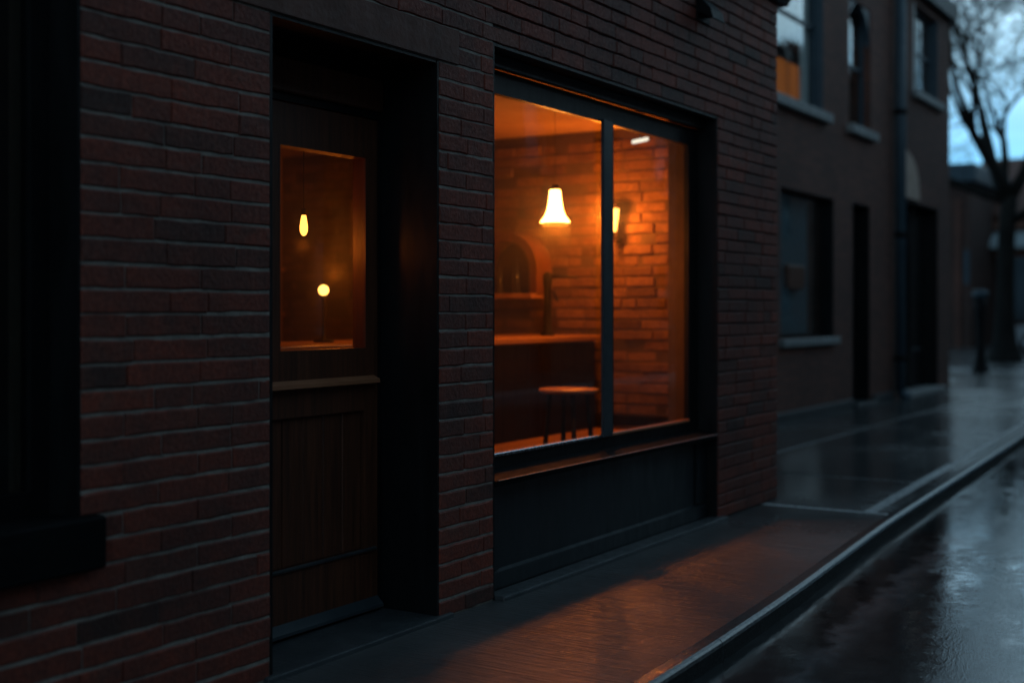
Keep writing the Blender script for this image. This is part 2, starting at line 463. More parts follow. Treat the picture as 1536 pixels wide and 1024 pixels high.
# slabs of the pavement: a row of joints across, each slab a bevelled plate
bands = [-14, -11.5, -9, -6.5, -4, -1.6, .9, 8.15, 9.75, 11.1, 12.5, 13.9, 15.4, 17, 18.8, 20.8, 23, 25.5, 28.5, 32, 36, 44]
mb = MB()
rs = random.Random(5)
def slab(poly, z):
    top = [mb.bm.verts.new((x, y, z)) for x, y in poly]
    f = mb.bm.faces.new(top)
    r = bmesh.ops.extrude_face_region(mb.bm, geom=[f])
    vs = [g for g in r['geom'] if isinstance(g, bmesh.types.BMVert)]
    for v in vs: v.co.z = -.06
    es = [e for e in f.edges] if f.is_valid else []
for a, b in zip(bands, bands[1:]):
    n = max(2, int((b-a)/.35))
    ya = 1.0 if False else (12.0 if a >= 23 else (2.2 if a >= 8.1 else .30))
    G = {.9: .008, 8.15: .10, 9.75: .06}.get(a, .03)  # widest joints make pale bands that paint the wet sheen
    G2 = {.9: .008, 8.15: .10, 9.75: .06}.get(b, .03)
    xs = [a+G/2+(b-a-G/2-G2/2)*i/n for i in range(n+1)]
    z = rs.uniform(-.002, .001)
    if a >= 8.1:
        # an inner row against the houses and a narrow edging strip by the kerb
        e1 = .12; GL_ = .085 if a < 11 else .03
        slab([(x, kerb_y(x)+KW+.003) for x in xs]+[(x, kerb_y(x)+KW+e1-GL_/2) for x in reversed(xs)], z+rs.uniform(-.001, .001))
        slab([(x, kerb_y(x)+KW+e1+GL_/2) for x in xs]+[(x, 1.0-G/2) for x in reversed(xs)], z)
        xa_ = max(xs[0], 8.42)
        slab([(xa_, 1.0+G/2), (xs[-1], 1.0+G/2), (xs[-1], ya), (xa_, ya)], rs.uniform(-.002, .001))
    else:
        slab([(x, kerb_y(x)+KW+.003) for x in xs]+[(xs[-1], .25), (xs[0], .25)], z)
tag(mb.build('pavement', M['pavement']), kind='structure')
mb = MB()   # mortar bed that shows in the joints, its pale colour standing in for wet sheen
pts = [(x, kerb_y(x)+KW-.001) for x, _ in KP]
f = mb.bm.faces.new([mb.bm.verts.new((x, y, -.006)) for x, y in pts]+[mb.bm.verts.new(p) for p in ((44, 12, -.006), (23, 12, -.006), (23, 2.3, -.006), (8.6, 2.3, -.006), (8.6, .3, -.006), (-14, .3, -.006))])
tag(mb.build('pavement_bed', M['joint']), kind='structure')
mb = MB(); mb.bm.faces.new([mb.bm.verts.new(p) for p in ((44, -8, -.004), (120, -8, -.004), (120, 60, -.004), (44, 60, -.004))])
mb.bm.faces.new([mb.bm.verts.new(p) for p in ((22, 12, -.004), (44, 12, -.004), (44, 60, -.004), (22, 60, -.004))])
tag(mb.build('square_paving', M['pavement']), kind='structure')

# kerb: long stones with a rounded edge
mb = MB()
prof = [(KW, -.2), (KW, -.001), (.022, .001), (.010, -.003), (.003, -.011), (0, -.024), (-.006, -.2)]
def kerb_run(pts):
    rings = []
    for i, (x, y) in enumerate(pts):
        a, b = pts[max(i-1, 0)], pts[min(i+1, len(pts)-1)]
        t = Vector((b[0]-a[0], b[1]-a[1])).normalized(); nrm = Vector((-t.y, t.x))
        rings.append([mb.bm.verts.new((x+nrm.x*o, y+nrm.y*o, z)) for o, z in prof])
    for a, b in zip(rings, rings[1:]):
        for k in range(len(prof)):
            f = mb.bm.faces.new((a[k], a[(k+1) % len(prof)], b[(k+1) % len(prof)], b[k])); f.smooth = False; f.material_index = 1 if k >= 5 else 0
    mb.bm.faces.new(rings[0]); mb.bm.faces.new(rings[-1][::-1])
x = -14.0
while x < 43.5:
    L = rs.uniform(1.6, 2.1); e = min(x+L, 44)
    kerb_run([(xx, kerb_y(xx)+rs.uniform(-.0007, .0007)) for xx in [x+.003+(e-x-.006)*i/5 for i in range(6)]])
    x = e
kb = mb.build('kerb', M['granite']); kb.data.materials.append(M['kerb_face_shade']); tag(kb, kind='structure')
# far side of the street
mb = MB(); mb.box(-40, 70, -12, -7.2, -.2, 0, .02)
tag(mb.build('far_pavement', M['pavement']), kind='structure')

# =========================================================== CORNER BUILDING
shop = thing('brick_building', (5, 0, 0), 'near sooty red brick corner building with recessed door and lamp-lit shop window', 'building')
WIN = (1.0, 2.517, 9*CH, 38*CH)
DOOR = (3.33, 4.36, -.2, 31*CH)
SHOP = (4.78, 7.36, -.2, 33*CH)
LINT = (3.12, 4.50, 31*CH, 33*CH)
holes = [WIN, DOOR, SHOP]
X0, X1, ZT = -1.5, 8.41, 57*CH
bricks('wall', M['brick'], shop, X0, X1, 0, ZT, [WIN, DOOR, SHOP, LINT], lambda x, z, d: (x, -d, z))
MB().holes(X0, 4.78, -.12, ZT, .0055, .09, holes).build('mortar', M['mortar'], shop)
MB().holes(4.7805, X1-.004, -.12, ZT, .011, .09, holes).build('mortar', M['shade_mortar'], shop)
MB().holes(X0, X1-.004, -.12, ZT, .0915, .34, holes).build('wall_core', M['core'], shop)
MB().box(LINT[0], LINT[1], -.004, .006, LINT[2]+.002, LINT[3]-.004, .002).build('lintel', M['stone'], shop)
MB().box(X1-.24, X1, .092, 7, -.12, ZT, 0).build('end_wall', M['far_brick3'], shop)
MB().box(X0, X1+.0, .10, 7.0, ZT+.001, ZT+.25).build('roof', M['dark_stone'], shop)
mb = MB(); mb.prism([(.3, 3.42), (-.03, 3.42), (-.05, 3.46), (-.10, 3.49), (-.13, 3.56), (-.13, 3.62), (.3, 3.66)], X0, X1+.13)
mb.build('cornice', M['dark_stone'], shop)
# interior shell
MB().box(2.9, 3.0, .342, 4.3, .02, 2.6).build('partition_wall', M['plaster'], shop)
MB().box(X0, 8.168, 4.3, 4.45, 0, 2.9).build('back_wall', M['plaster'], shop)
MB().box(X0, 8.168, .342, 4.298, 2.6, 2.75).build('ceiling', M['ceiling'], shop)
MB().box(X0, 8.168, .342, 4.298, -.1, .02).build('interior_floor', M['floor'], shop)
MB().box(X0, X0+.1, .342, 4.298, .02, 2.6).build('side_wall', M['dark_void'], shop)
bricks('inner_brick_wall', M['inner_brick'], shop, .36, 4.28, .022, 2.55, [], lambda x, z, d: (8.125-d, x, z), depth=.035, L=.23, jit=.006, bed=.013, perp=.006, seed=11)
MB().box(8.131, 8.169, .345, 4.297, .022, 2.598).build('inner_mortar', M['core'], shop)
MB().box(8.02, 8.09, .36, 4.28, .50, .56, .006).build('dado_rail', M['counter_front'], shop)
MB().box(4.78, 7.36, .132, .34, -.1, .55).build('stall_wall', M['core'], shop)
# left window
w = MB()
w.holes(WIN[0], WIN[1], WIN[2], WIN[3], .13, .18, [(1.07, 1.72, .76, 2.8), (1.78, 2.44, .76, 2.8)]).build('window_frame', M['black_paint'], shop)
fr = MB().box(WIN[0]-.03, WIN[1]+.06, -.045, .12, 7*CH, 9*CH+.006, .008).build('window_sill', M['sill_paint'], shop)
MB().box(1.06, 2.45, .15, .156, .75, 2.81).build('window_pane', M['glass'], shop)
MB().box(1.0, 2.9, .5, .52, .1, 2.6).build('dark_room_sheet', M['dark_void'], shop)  # dark sheet added behind the pane to stand for the unlit room
# reveal linings, black boards
mb = MB()
mb.box(WIN[1]-.012, WIN[1]-.001, .004, .13, WIN[2], WIN[3])
mb.box(DOOR[1]-.014, DOOR[1]-.001, .004, .30, 0, DOOR[3]); mb.box(DOOR[0]+.001, DOOR[0]+.014, .004, .30, 0, DOOR[3])
mb.box(DOOR[0]+.015, DOOR[1]-.015, .006, .30, DOOR[3]-.014, DOOR[3]-.001)
mb.box(SHOP[1]-.014, SHOP[1]-.001, .004, .13, 0, SHOP[3]); mb.box(SHOP[0]+.001, SHOP[0]+.012, .004, .13, 0, SHOP[3])
mb.box(SHOP[0]+.013, SHOP[1]-.015, .006, .10, SHOP[3]-.014, SHOP[3]-.001)
mb.build('reveal_lining', M['black_paint'], shop)
# door
YD = .30
MB().holes(DOOR[0]+.001, DOOR[1]-.001, 0, DOOR[3]-.001, YD+.001, .36, [(3.50, 4.33, .0, 2.118)]).build('door_frame', M['black_paint'], shop)
MB().box(DOOR[0]+.016, DOOR[1]-.016, YD-.018, YD, 2.15, 2.285, .006).build('door_header', M['door_wood'], shop)
GL = (3.715, 4.245, 1.14, 1.945)
PN = (3.62, 4.235, .285, .875)
door = MB().holes(3.505, 4.326, .012, 2.112, YD+.004, YD+.074, [GL, PN]).build('door', M['door_wood'], shop)
mb = MB()
for i in range(5):
    a = PN[0]+(PN[1]-PN[0])*i/5; b = PN[0]+(PN[1]-PN[0])*(i+1)/5
    mb.box(a+.001, b-.001, YD+.022, YD+.045, PN[2], PN[3], .004)
mb.build('lower_panel', M['door_wood'], door)
MB().box(GL[0]-.005, GL[1]+.005, YD+.012, YD+.017, GL[2]-.005, GL[3]+.005).build('pane', M['door_glass'], door)
MB().prism([(YD+.003, 1.022), (YD-.030, 1.008), (YD-.032, .992), (YD-.012, .988), (YD+.003, .985)], 3.60, 4.30).build('ledge', M['ledge_wood'], door)
MB().prism([(YD+.003, .289), (YD-.008, .284), (YD-.008, .277), (YD+.003, .273)], 3.52, 4.31).build('rail_moulding', M['step_stone'], door)
MB().prism([(YD+.003, .075), (YD-.03, .045), (YD-.032, .032), (YD+.003, .032)], 3.51, 4.325).build('weather_bar', M['blue_metal'], door)
MB().box(3.30, 4.44, -.02, .299, -.05, .018, .006, 2).build('doorstep', M['step_stone'], shop)
# shop window
sw = MB()
sw.holes(SHOP[0]+.013, SHOP[1]-.016, .556, 2.425, .13, .162, [(4.835, 6.14, .612, 2.315), (6.20, 7.205, .612, 2.315)])
sw = sw.build('shop_window', M['black_paint'], shop)
MB().box(6.045, 6.150, .108, .129, .613, 2.33, .004).build('mullion', M['blue_metal'], sw)
MB().box(4.795, 4.832, .108, .129, .558, 2.42, .004).build('stile', M['blue_metal'], sw)
MB().box(4.833, 6.168, .140, .146, .608, 2.318).build('pane', M['hazed_glass'], sw)
MB().box(6.170, 7.208, .140, .146, .608, 2.318).build('pane', M['hazed_glass'], sw)
MB().box(4.835, 6.043, .120, .139, .6125, .630, .003).build('bead', M['alu'], sw)
MB().box(6.152, 7.204, .120, .139, .6125, .630, .003).build('bead', M['ledge_wood'], sw)
MB().box(SHOP[0]+.014, SHOP[1]-.017, .085, .129, 2.427, SHOP[3]-.016, .004).build('fascia', M['teal_paint'], shop)
ss = MB().prism([(.129, .560), (.0, .530), (.0, .508), (.012, .502), (.129, .50)], SHOP[0]+.013, SHOP[1]-.017).build('shop_sill', M['sill_paint'], shop)
MB().prism([(-.001, .5345), (-.006, .534), (-.008, .532), (-.008, .529), (-.001, .528)], SHOP[0]+.03, SHOP[1]-.03).build('lit_edge_strip', M['door_wood'], ss)  # lighter strip added to paint the lamp-lit line along the sill edge
sr = MB().box(SHOP[0]+.013, SHOP[1]-.016, .085, .128, .0, .499).build('stall_riser', M['teal_paint'], shop)
mb = MB()
mb.prism([(.084, .105), (.062, .096), (.060, .085), (.060, .021), (.084, .021)], SHOP[0]+.014, SHOP[1]-.017)
mb.box(7.20, SHOP[1]-.017, .066, .084, .106, .498, .003)
mb.box(SHOP[0]+.014, 4.93, .066, .084, .106, .498, .003)
mb.build('rail', M['teal_paint'], sr)
MB().box(SHOP[0]+.012, SHOP[1]+.05, -.05, .059, -.05, .019, .008, 2).build('plinth', M['step_stone'], shop)
# unlit lamp bracket / vent hood high on the wall
v = thing('vent_hood', (7.23, -.02, 3.1), 'small dark metal vent hood high on the brick wall above the shop window', 'vent')
mb = MB(); mb.prism([(.004, 3.17), (-.03, 3.165), (-.09, 3.10), (-.105, 3.04), (-.092, 3.04), (-.03, 3.08), (.004, 3.08)], 7.03, 7.21, 'X')
mb.build('hood', M['black_iron'], v)
MB().box(7.02, 7.22, -.006, .004, 3.04, 3.18, .002).build('back_plate', M['black_iron'], v)

# ---------------------------------------------------------------- interior
WARM = (1.0, .205, .016)
def bulb(name, loc, power, parent, r=.04, col=WARM):
    l = bpy.data.lights.new(name, 'POINT'); l.energy = power; l.color = col; l.shadow_soft_size = r
    o = bpy.data.objects.new(name, l); o.location = loc
    link(o, parent)
    return o
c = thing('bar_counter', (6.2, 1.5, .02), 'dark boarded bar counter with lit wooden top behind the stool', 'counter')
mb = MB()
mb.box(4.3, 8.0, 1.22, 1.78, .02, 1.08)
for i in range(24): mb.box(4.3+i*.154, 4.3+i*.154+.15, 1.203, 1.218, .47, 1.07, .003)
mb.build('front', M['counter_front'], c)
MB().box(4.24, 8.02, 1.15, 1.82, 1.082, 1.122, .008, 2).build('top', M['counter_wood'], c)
MB().box(4.3, 8.0, .95, 1.2, .43, .462, .006).build('foot_ledge', M['counter_wood'], c)
for x in (4.9, 5.75, 6.32, 7.6): MB().box(x-.018, x+.018, .942, .985, .02, .429).build('ledge_leg', M['black_iron'], c)

s = thing('bar_stool', (6.71, .70, .02), 'round bar stool with pale wood seat and dark legs below the pendant lamp', 'stool')
MB().lathe([(.0, .800), (.165, .800), (.18, .806), (.183, .815), (.178, .824), (.0, .826)], (6.71, .70, 0), 40).build('seat', M['seat_wood'], s)
for a in (42, 138, 222, 318):
    dx, dy = math.cos(rad(a)), math.sin(rad(a))
    MB().tube([(6.71+dx*.12, .70+dy*.12, .80), (6.71+dx*.19, .70+dy*.19, .02)], [.016, .013], 10).build('leg', M['black_iron'], s)
MB().tube([(6.71+.165*math.cos(i*math.pi/16), .70+.165*math.sin(i*math.pi/16), .30) for i in range(33)], .009, 8).build('foot_ring', M['black_iron'], s)

p = thing('pendant_lamp', (6.72, .80, 2.6), 'bell shaped pendant lamp glowing white above the stool in shop window', 'lamp')
MB().lathe([(.028, .10), (.034, .095), (.037, .06), (.042, .02), (.052, -.03), (.068, -.065), (.088, -.09), (.092, -.10), (.084, -.10)], (6.72, .80, 1.935), 32, caps=False).build('shade', M['lamp_shade'], p)
MB().lathe([(.058, -.102), (.068, -.116), (.078, -.118), (.086, -.102), (.058, -.102)], (6.72, .80, 1.935), 32, caps=False).build('diffuser', M['lamp_rim'], p)
MB().tube([(6.72, .80, 2.035), (6.72, .80, 2.6)], .0013, 6).build('cord', M['black_iron'], p)
MB().lathe([(.0, .135), (.02, .13), (.028, .10), (.0, .10)], (6.72, .80, 1.935), 16).build('socket', M['black_iron'], p)
bulb('bulb', (6.72, .80, 1.845), 88, p, .085)

q = thing('wall_sconce', (8.06, 1.08, 1.9), 'glowing tapered wall sconce on the inner brick wall beside the mullion', 'lamp')
MB().lathe([(.012, -.085), (.022, -.08), (.042, .07), (.04, .075), (.018, -.07)], (7.995, 1.06, 1.94), 24, caps=False).build('shade', M['sconce_glow'], q)
mb = MB(); mb.tube([(8.08, 1.06, 1.80), (7.995, 1.06, 1.80), (7.995, 1.06, 1.86)], .008, 8); mb.lathe([(.03, .0), (.03, .012)], (8.075, 1.06, 1.80), 16, 'X')
mb.build('bracket', M['black_iron'], q)
bulb('bulb', (7.86, 1.06, 1.95), 42.0, q, .03)

g = thing('table_lamp', (5.38, 1.5, 1.122), 'small table lamp with glowing globe on the bar counter behind the door glass', 'lamp')
MB().lathe([(0, -.03), (.015, -.026), (.026, -.015), (.03, 0), (.026, .015), (.015, .026), (0, .03)], (5.38, 1.5, 1.41), 24, caps=False).build('globe', M['globe_glow'], g)
MB().lathe([(0, 0), (.055, 0), (.055, .012), (.012, .02), (.008, .05), (.008, .23), (.02, .25), (0, .252)], (5.38, 1.5, 1.1225), 20).build('stem', M['black_iron'], g)
bulb('bulb', (5.38, 1.42, 1.50), 3, g, .03)

HB = (4.075, .50, 1.66)
hb = thing('hanging_bulb', (HB[0], HB[1], 2.6), 'long filament bulb hanging from a cord behind the door glass', 'lamp')
MB().lathe([(0, -.048), (.009, -.044), (.0165, -.028), (.017, -.008), (.0125, .024), (.009, .04), (0, .042)], HB, 20, caps=False).build('bulb_glass', M['bulb_glow'], hb)
mb = MB(); mb.tube([(HB[0], HB[1], HB[2]+.055), (HB[0], HB[1], 2.6)], .002, 6); mb.lathe([(.010, .04), (.010, .068), (0, .072)], HB, 12)
mb.build('cord', M['black_iron'], hb)
bulb('bulb', (HB[0]-.0, HB[1]+.0, HB[2]-.085), 1.3, hb, .025)

sp = thing('ceiling_spotlight', (7.49, .60, 2.6), 'small white lit spotlight bar hanging from the ceiling behind right pane', 'lamp')
MB().box(-.055, .055, -.014, .014, -.012, .012, .004).build('diffuser', M['white_glow'], sp, Matrix.Translation((7.49, .60, 2.41)) @ Matrix.Rotation(rad(-58), 4, 'Z') @ Matrix.Rotation(rad(-12), 4, 'Y'))
mb = MB(); mb.tube([(7.49, .60, 2.424), (7.49, .60, 2.6)], .004, 6); mb.lathe([(.03, -.015), (.03, 0)], (7.49, .60, 2.598), 12)
mb.build('mount', M['black_iron'], sp)

# smoky air in the bar, added to give the lamps a soft bloom
m_, nt_, out_ = newmat('smoky_air')
pv = N(nt_, 'VolumePrincipled', Density=.026, Anisotropy=.82)
pv.inputs['Color'].default_value = (.9, .85, .8, 1)
nt_.links.new(pv.outputs[0], out_.inputs['Volume'])
tag(MB().box(3.02, 8.0, .36, 4.28, .03, 2.58).build('smoke', m_), 'thin smoky air added for lamp bloom in the bar behind the shop window', 'smoke', kind='stuff')
# arched bottle cabinet on the end wall
ac = thing('arched_cabinet', (8.0, 1.88, 1.40), 'arch-topped wooden wall cabinet with shelf on the inner brick wall', 'cabinet')
def arch(r, zc, z0, n=20):
    return [(1.88+r, z0)]+[(1.88+r*math.cos(math.pi*i/n), zc+r*math.sin(math.pi*i/n)) for i in range(n+1)]+[(1.88-r, z0)]
mb = MB()
oa, ia = arch(.27, 1.60, 1.42), arch(.205, 1.60, 1.42)
for x0_, x1_ in ((7.86, 8.08),):
    A = [[mb.bm.verts.new((x, *p_)) for p_ in ar] for ar in (oa, ia) for x in (x0_, x1_)]
    n = len(oa)
    for i in range(n-1):
        for a_, b_ in ((0, 1), (1, 3), (3, 2), (2, 0)):
            mb.bm.faces.new((A[a_][i], A[a_][i+1], A[b_][i+1], A[b_][i]))
    mb.bm.faces.new((A[0][0], A[1][0], A[3][0], A[2][0])); mb.bm.faces.new((A[0][-1], A[1][-1], A[3][-1], A[2][-1]))
mb.build('arch', M['door_wood'], ac)
MB().prism(ia, 8.05, 8.07, 'X').build('back', M['counter_front'], ac)
MB().box(7.80, 8.08, 1.62, 2.35, 1.385, 1.418, .004).build('shelf', M['counter_wood'], ac)
# beer tap
t = thing('beer_tap', (7.55, 1.42, 1.122), 'black beer tap tower with side arm on the bar counter', 'tap')
mb = MB(); mb.lathe([(.05, 0), (.05, .015), (.03, .03), (.027, .32), (.032, .36), (.034, .42), (.02, .44), (0, .445)], (7.62, 1.38, 1.122), 20)
mb.build('column', M['black_iron'], t)
MB().tube([(7.62, 1.38, 1.53), (7.66, 1.30, 1.535), (7.70, 1.19, 1.525)], [.017, .014, .009], 10).build('handle', M['black_iron'], t)
MB().tube([(7.62, 1.38, 1.44), (7.63, 1.33, 1.42), (7.635, 1.31, 1.36)], .009, 8).build('spout', M['black_iron'], t)
# bottles
def bottle(x, y, z, h=.27, r=.034, label=''):
    b = MB().lathe([(r*.9, 0), (r, .01), (r, h*.58), (r*.75, h*.68), (r*.38, h*.76), (r*.36, h*.97), (r*.45, h*.975), (r*.45, h), (0, h)], (0, 0, 0), 16).build('bottle', M['bottle'])
    b.location = (x, y, z)
    return tag(b, label, 'bottle', 'bottles in the bar')
bottle(7.93, 1.82, 1.4185, label='dark bottle standing in the arched wall cabinet')
bottle(7.95, 1.98, 1.4185, .24, label='shorter dark bottle at the left side of arched wall cabinet')
sh = thing('bar_shelf', (6.8, 4.2, 1.5), 'two-tier wooden bar shelf on back wall seen through the door glass', 'shelf')
for z in (1.25, 1.62): MB().box(6.2, 7.9, 4.05, 4.299, z, z+.03, .003).build('board', M['counter_wood'], sh)
k = 0
for z, lst in ((1.2805, (6.9, 7.02, 7.16, 7.42, 7.6, 7.78)), (1.6505, (7.05, 7.2, 7.5, 7.72))):
    for x in lst:
        k += 1
        bb = bottle(x, 4.17, z, R.uniform(.22, .29), R.uniform(.03, .038), 'dark bottle on the %s board of bar shelf behind the door glass' % ('lower' if z < 1.5 else 'upper'))
        bb['group'] = 'bottles on the %s shelf board' % ('lower' if z < 1.5 else 'upper')
pic = thing('framed_picture', (8.08, 3.2, 1.8), 'pale framed picture on the inner brick wall seen through door glass', 'picture')
MB().box(8.06, 8.09, 2.95, 3.5, 1.75, 2.2, .005).build('frame', M['counter_wood'], pic)
MB().box(8.052, 8.059, 3.0, 3.45, 1.80, 2.15).build('canvas', M['ochre_band'], pic)

# ================================================================ HOUSES
Y2 = 2.0
def house_window(parent, x0, x1, z0, z1, frame, depth=.16, arch_top=False, bars=True):
    f = MB()
    w = .055
    f.holes(x0, x1, z0, z1, Y2+depth-.05, Y2+depth, [(x0+w, x1-w, z0+w, (z0+z1)/2-.02), (x0+w, x1-w, (z0+z1)/2+.02, z1-w)] if bars else [(x0+w, x1-w, z0+w, z1-w)])
    f = f.build('window', frame, parent)
    MB().box(x0+.04, x1-.04, Y2+depth-.03, Y2+depth-.024, z0+.04, z1-.04).build('pane', M['glass'], f)
    return f
h1 = thing('brick_house', (13.5, 2, 0), 'set-back brown brick house with two tall upper windows next to the corner building', 'building')
H1 = (8.42, 18.62)
W1, W2, GW, D1 = (13.6, 15.55, 3.76, 5.9), (16.6, 17.6, 3.76, 5.45), (14.0, 15.95, .96, 2.72), (16.75, 17.55, -.1, 2.75)
MB().holes(H1[0], H1[1], -.1, 8.2, Y2, Y2+.35, [W1, W2, GW, D1]).build('wall', M['far_brick'], h1)
MB().box(H1[0], H1[1], Y2+.36, 9, 8.0, 8.3).build('roof', M['dark_stone'], h1)
MB().box(H1[0], H1[1], Y2+1.6, Y2+1.7, -.1, 7.99).build('inner_wall', M['dark_void'], h1)
MB().box(H1[0], H1[1], Y2+.352, Y2+1.59, 3.1, 3.3).build('upper_floor', M['dark_void'], h1)
f1 = house_window(h1, *W1, M['blue_frame'])
MB().box(W1[0]-.1, W1[1]+.12, Y2-.09, Y2+.1, W1[2]-.12, W1[2]-.001, .01).build('sill', M['pale_sill'], f1)
MB().box(13.66, 15.2, Y2+.19, Y2+.2, 3.80, 4.30).build('blind', M['blind'], f1)
mb = MB()
for i in range(5): mb.box(15.2+i*.06, 15.255+i*.06, Y2+.18+(.012 if i % 2 else 0), Y2+.195+(.012 if i % 2 else 0), 3.82, 5.85, .004)
mb.build('curtain', M['curtain'], f1)
f2 = house_window(h1, *W2, M['blue_frame'])
MB().box(W2[0]-.1, W2[1]+.12, Y2-.09, Y2+.1, W2[2]-.12, W2[2]-.001, .01).build('sill', M['pale_sill'], f2)
# the spandrels that make its head an arch
mb = MB()
cx, rr = 17.1, .5
for sgn in (-1, 1):
    poly = [(cx+sgn*rr, 5.449)]+[(cx+sgn*rr*math.cos(a*math.pi/16), 4.96+rr*.97*math.sin(a*math.pi/16)) for a in range(9)]
    mb.prism(poly, Y2+.02, Y2+.10, 'Y')
mb.build('arched_head', M['blue_frame'], f2)
f3 = house_window(h1, *GW, M['black_paint'], bars=False)
MB().box(GW[0]-.06, GW[1]+.08, Y2-.07, Y2+.1, GW[2]-.09, GW[2]-.001, .01).build('sill', M['pale_sill'], f3)
MB().box(14.55, 15.5, Y2+.20, Y2+.21, 1.02, 2.68).build('blind', M['teal_blind'], f3)
MB().box(14.6, 15.2, Y2+.12, Y2+.19, 1.55, 1.85, .02).build('flower_box', M['door_wood'], f3)
mb = MB(); mb.box(D1[1]-.02, D1[1]-.002, Y2+.004, Y2+.2, .051, D1[3]-.022); mb.box(D1[0]+.002, D1[0]+.02, Y2+.004, Y2+.2, .051, D1[3]-.022); mb.box(D1[0]+.002, D1[1]-.002, Y2+.004, Y2+.2, D1[3]-.021, D1[3]-.002)
mb.build('door_lining', M['black_paint'], h1)
MB().box(W1[1]-.02, W1[1]-.002, Y2+.004, Y2+.108, W1[2], W1[3]-.01).build('reveal_board', M['blue_frame'], f1)
MB().box(W2[1]-.02, W2[1]-.002, Y2+.101, Y2+.108, W2[2], 4.9).build('reveal_board', M['blue_frame'], f2)
MB().box(GW[1]-.02, GW[1]-.002, Y2+.004, Y2+.108, GW[2], GW[3]-.01).build('reveal_board', M['black_paint'], f3)
d = MB().box(16.78, 17.52, Y2+.20, Y2+.25, .02, 2.70).build('door', M['black_paint'], h1)
MB().box(16.9, 17.4, Y2+.185, Y2+.199, .25, 1.0, .01).build('door_panel', M['black_paint'], d)
MB().box(16.92, 17.38, Y2+.182, Y2+.199, 1.02, 1.07, .01).build('letter_slot', M['blue_metal'], d)
MB().box(16.7, 17.6, Y2-.1, Y2+.19, -.05, .05, .01).build('doorstep', M['dark_stone'], h1)
mb = MB(); mb.box(H1[0]+.05, 16.68, Y2-.05, Y2-.001, -.05, .12, .01); mb.box(17.62, H1[1], Y2-.05, Y2-.001, -.05, .12, .01)
mb.build('plinth', M['dark_stone'], h1)

h2 = thing('corner_house', (20.5, 2, 0), 'far brown brick house with overhanging eaves and dark double door', 'building')
H2 = (18.64, 22.25)
W3, D2 = (19.9, 21.45, 4.70, 6.05), (19.2, 21.45, -.1, 2.97)
MB().holes(H2[0], H2[1], -.1, 6.9, Y2, Y2+.35, [W3, D2]).build('wall', M['far_brick2'], h2)
MB().box(H2[1]-.3, H2[1], Y2+.352, 9, -.1, 6.9).build('end_wall', M['far_brick2'], h2)
MB().box(H2[0], H2[1]-.31, Y2+1.6, Y2+1.7, -.1, 6.2).build('inner_wall', M['dark_void'], h2)
MB().box(H2[0], H2[1]-.31, Y2+.352, Y2+1.59, 3.2, 3.4).build('upper_floor', M['dark_void'], h2)
mb = MB(); mb.box(H2[0], H2[1]+.10, Y2-.12, Y2+.0-.001, 6.18, 6.5, .02); mb.box(H2[1]+.001, H2[1]+.10, Y2, 9, 6.18, 6.5, .02)
mb.build('eaves', M['dark_stone'], h2)
MB().prism([(Y2-.14, 6.91), (5.5, 9.0), (9.1, 6.91)], H2[0], H2[1]+.12).build('roof', M['dark_stone'], h2)
f4 = house_window(h2, *W3, M['blue_frame'])
MB().box(19.9, 19.99, Y2+.0, Y2+.108, W3[2], W3[3]-.01, .005).build('white_jamb', M['white_frame'], f4)
MB().box(W3[0]-.1, W3[1]+.15, Y2-.09, Y2+.1, W3[2]-.12, W3[2]-.001, .01).build('sill', M['pale_sill'], f4)
mb = MB(); mb.box(D2[1]-.02, D2[1]-.002, Y2+.004, Y2+.22, .061, D2[3]-.022); mb.box(D2[0]+.002, D2[0]+.018, Y2+.004, Y2+.22, .061, D2[3]-.022); mb.box(D2[0]+.002, D2[1]-.002, Y2+.004, Y2+.22, D2[3]-.021, D2[3]-.002)
mb.build('door_lining', M['black_paint'], h2)
MB().box(W3[1]-.02, W3[1]-.002, Y2+.004, Y2+.108, W3[2], W3[3]-.01).build('reveal_board', M['blue_frame'], f4)
dd = MB().box(19.22, 20.28, Y2+.22, Y2+.27, .02, 2.95).build('door', M['black_paint'], h2)
MB().box(19.35, 20.15, Y2+.205, Y2+.219, .65, .70, .01).build('kick_rail', M['blue_metal'], dd)
dd = MB().box(20.36, 21.43, Y2+.22, Y2+.27, .02, 2.95).build('door', M['black_paint'], h2)
MB().box(20.5, 21.3, Y2+.205, Y2+.219, .65, .70, .01).build('kick_rail', M['blue_metal'], dd)
MB().box(20.285, 20.355, Y2+.15, Y2+.28, .02, 2.96, .01).build('door_post', M['black_paint'], h2)
MB().box(19.15, 21.5, Y2-.12, Y2+.2, -.05, .06, .01).build('doorstep', M['pale_sill'], h2)
mb = MB()
n = 14
mb.prism([(19.22, 3.0)]+[(19.22+.92*(i/n), 3.10+.62*math.sqrt(max(0, 1-(i/n)**2))) for i in range(n+1)]+[(20.14, 3.0)], Y2-.035, Y2-.001, 'Y')
mb.build('arched_stone', M['pale_plaster'], h2)
dp = thing('drainpipe', (18.75, 1.9, 0), 'dark iron drainpipe running down between the two brown houses', 'pipe')
mb = MB(); mb.tube([(18.78, 1.90, .12), (18.78, 1.90, 8.1)], .075, 16); mb.tube([(18.78, 1.90, .13), (18.78, 1.84, .05), (18.78, 1.76, .02)], .07, 12)
mb.build('pipe', M['blue_frame'], dp)
for z in (.6, 2.4, 4.2, 6.0): MB().lathe([(.09, -.04), (.09, .04)], (18.78, 1.90, z), 16).build('collar', M['black_iron'], dp)

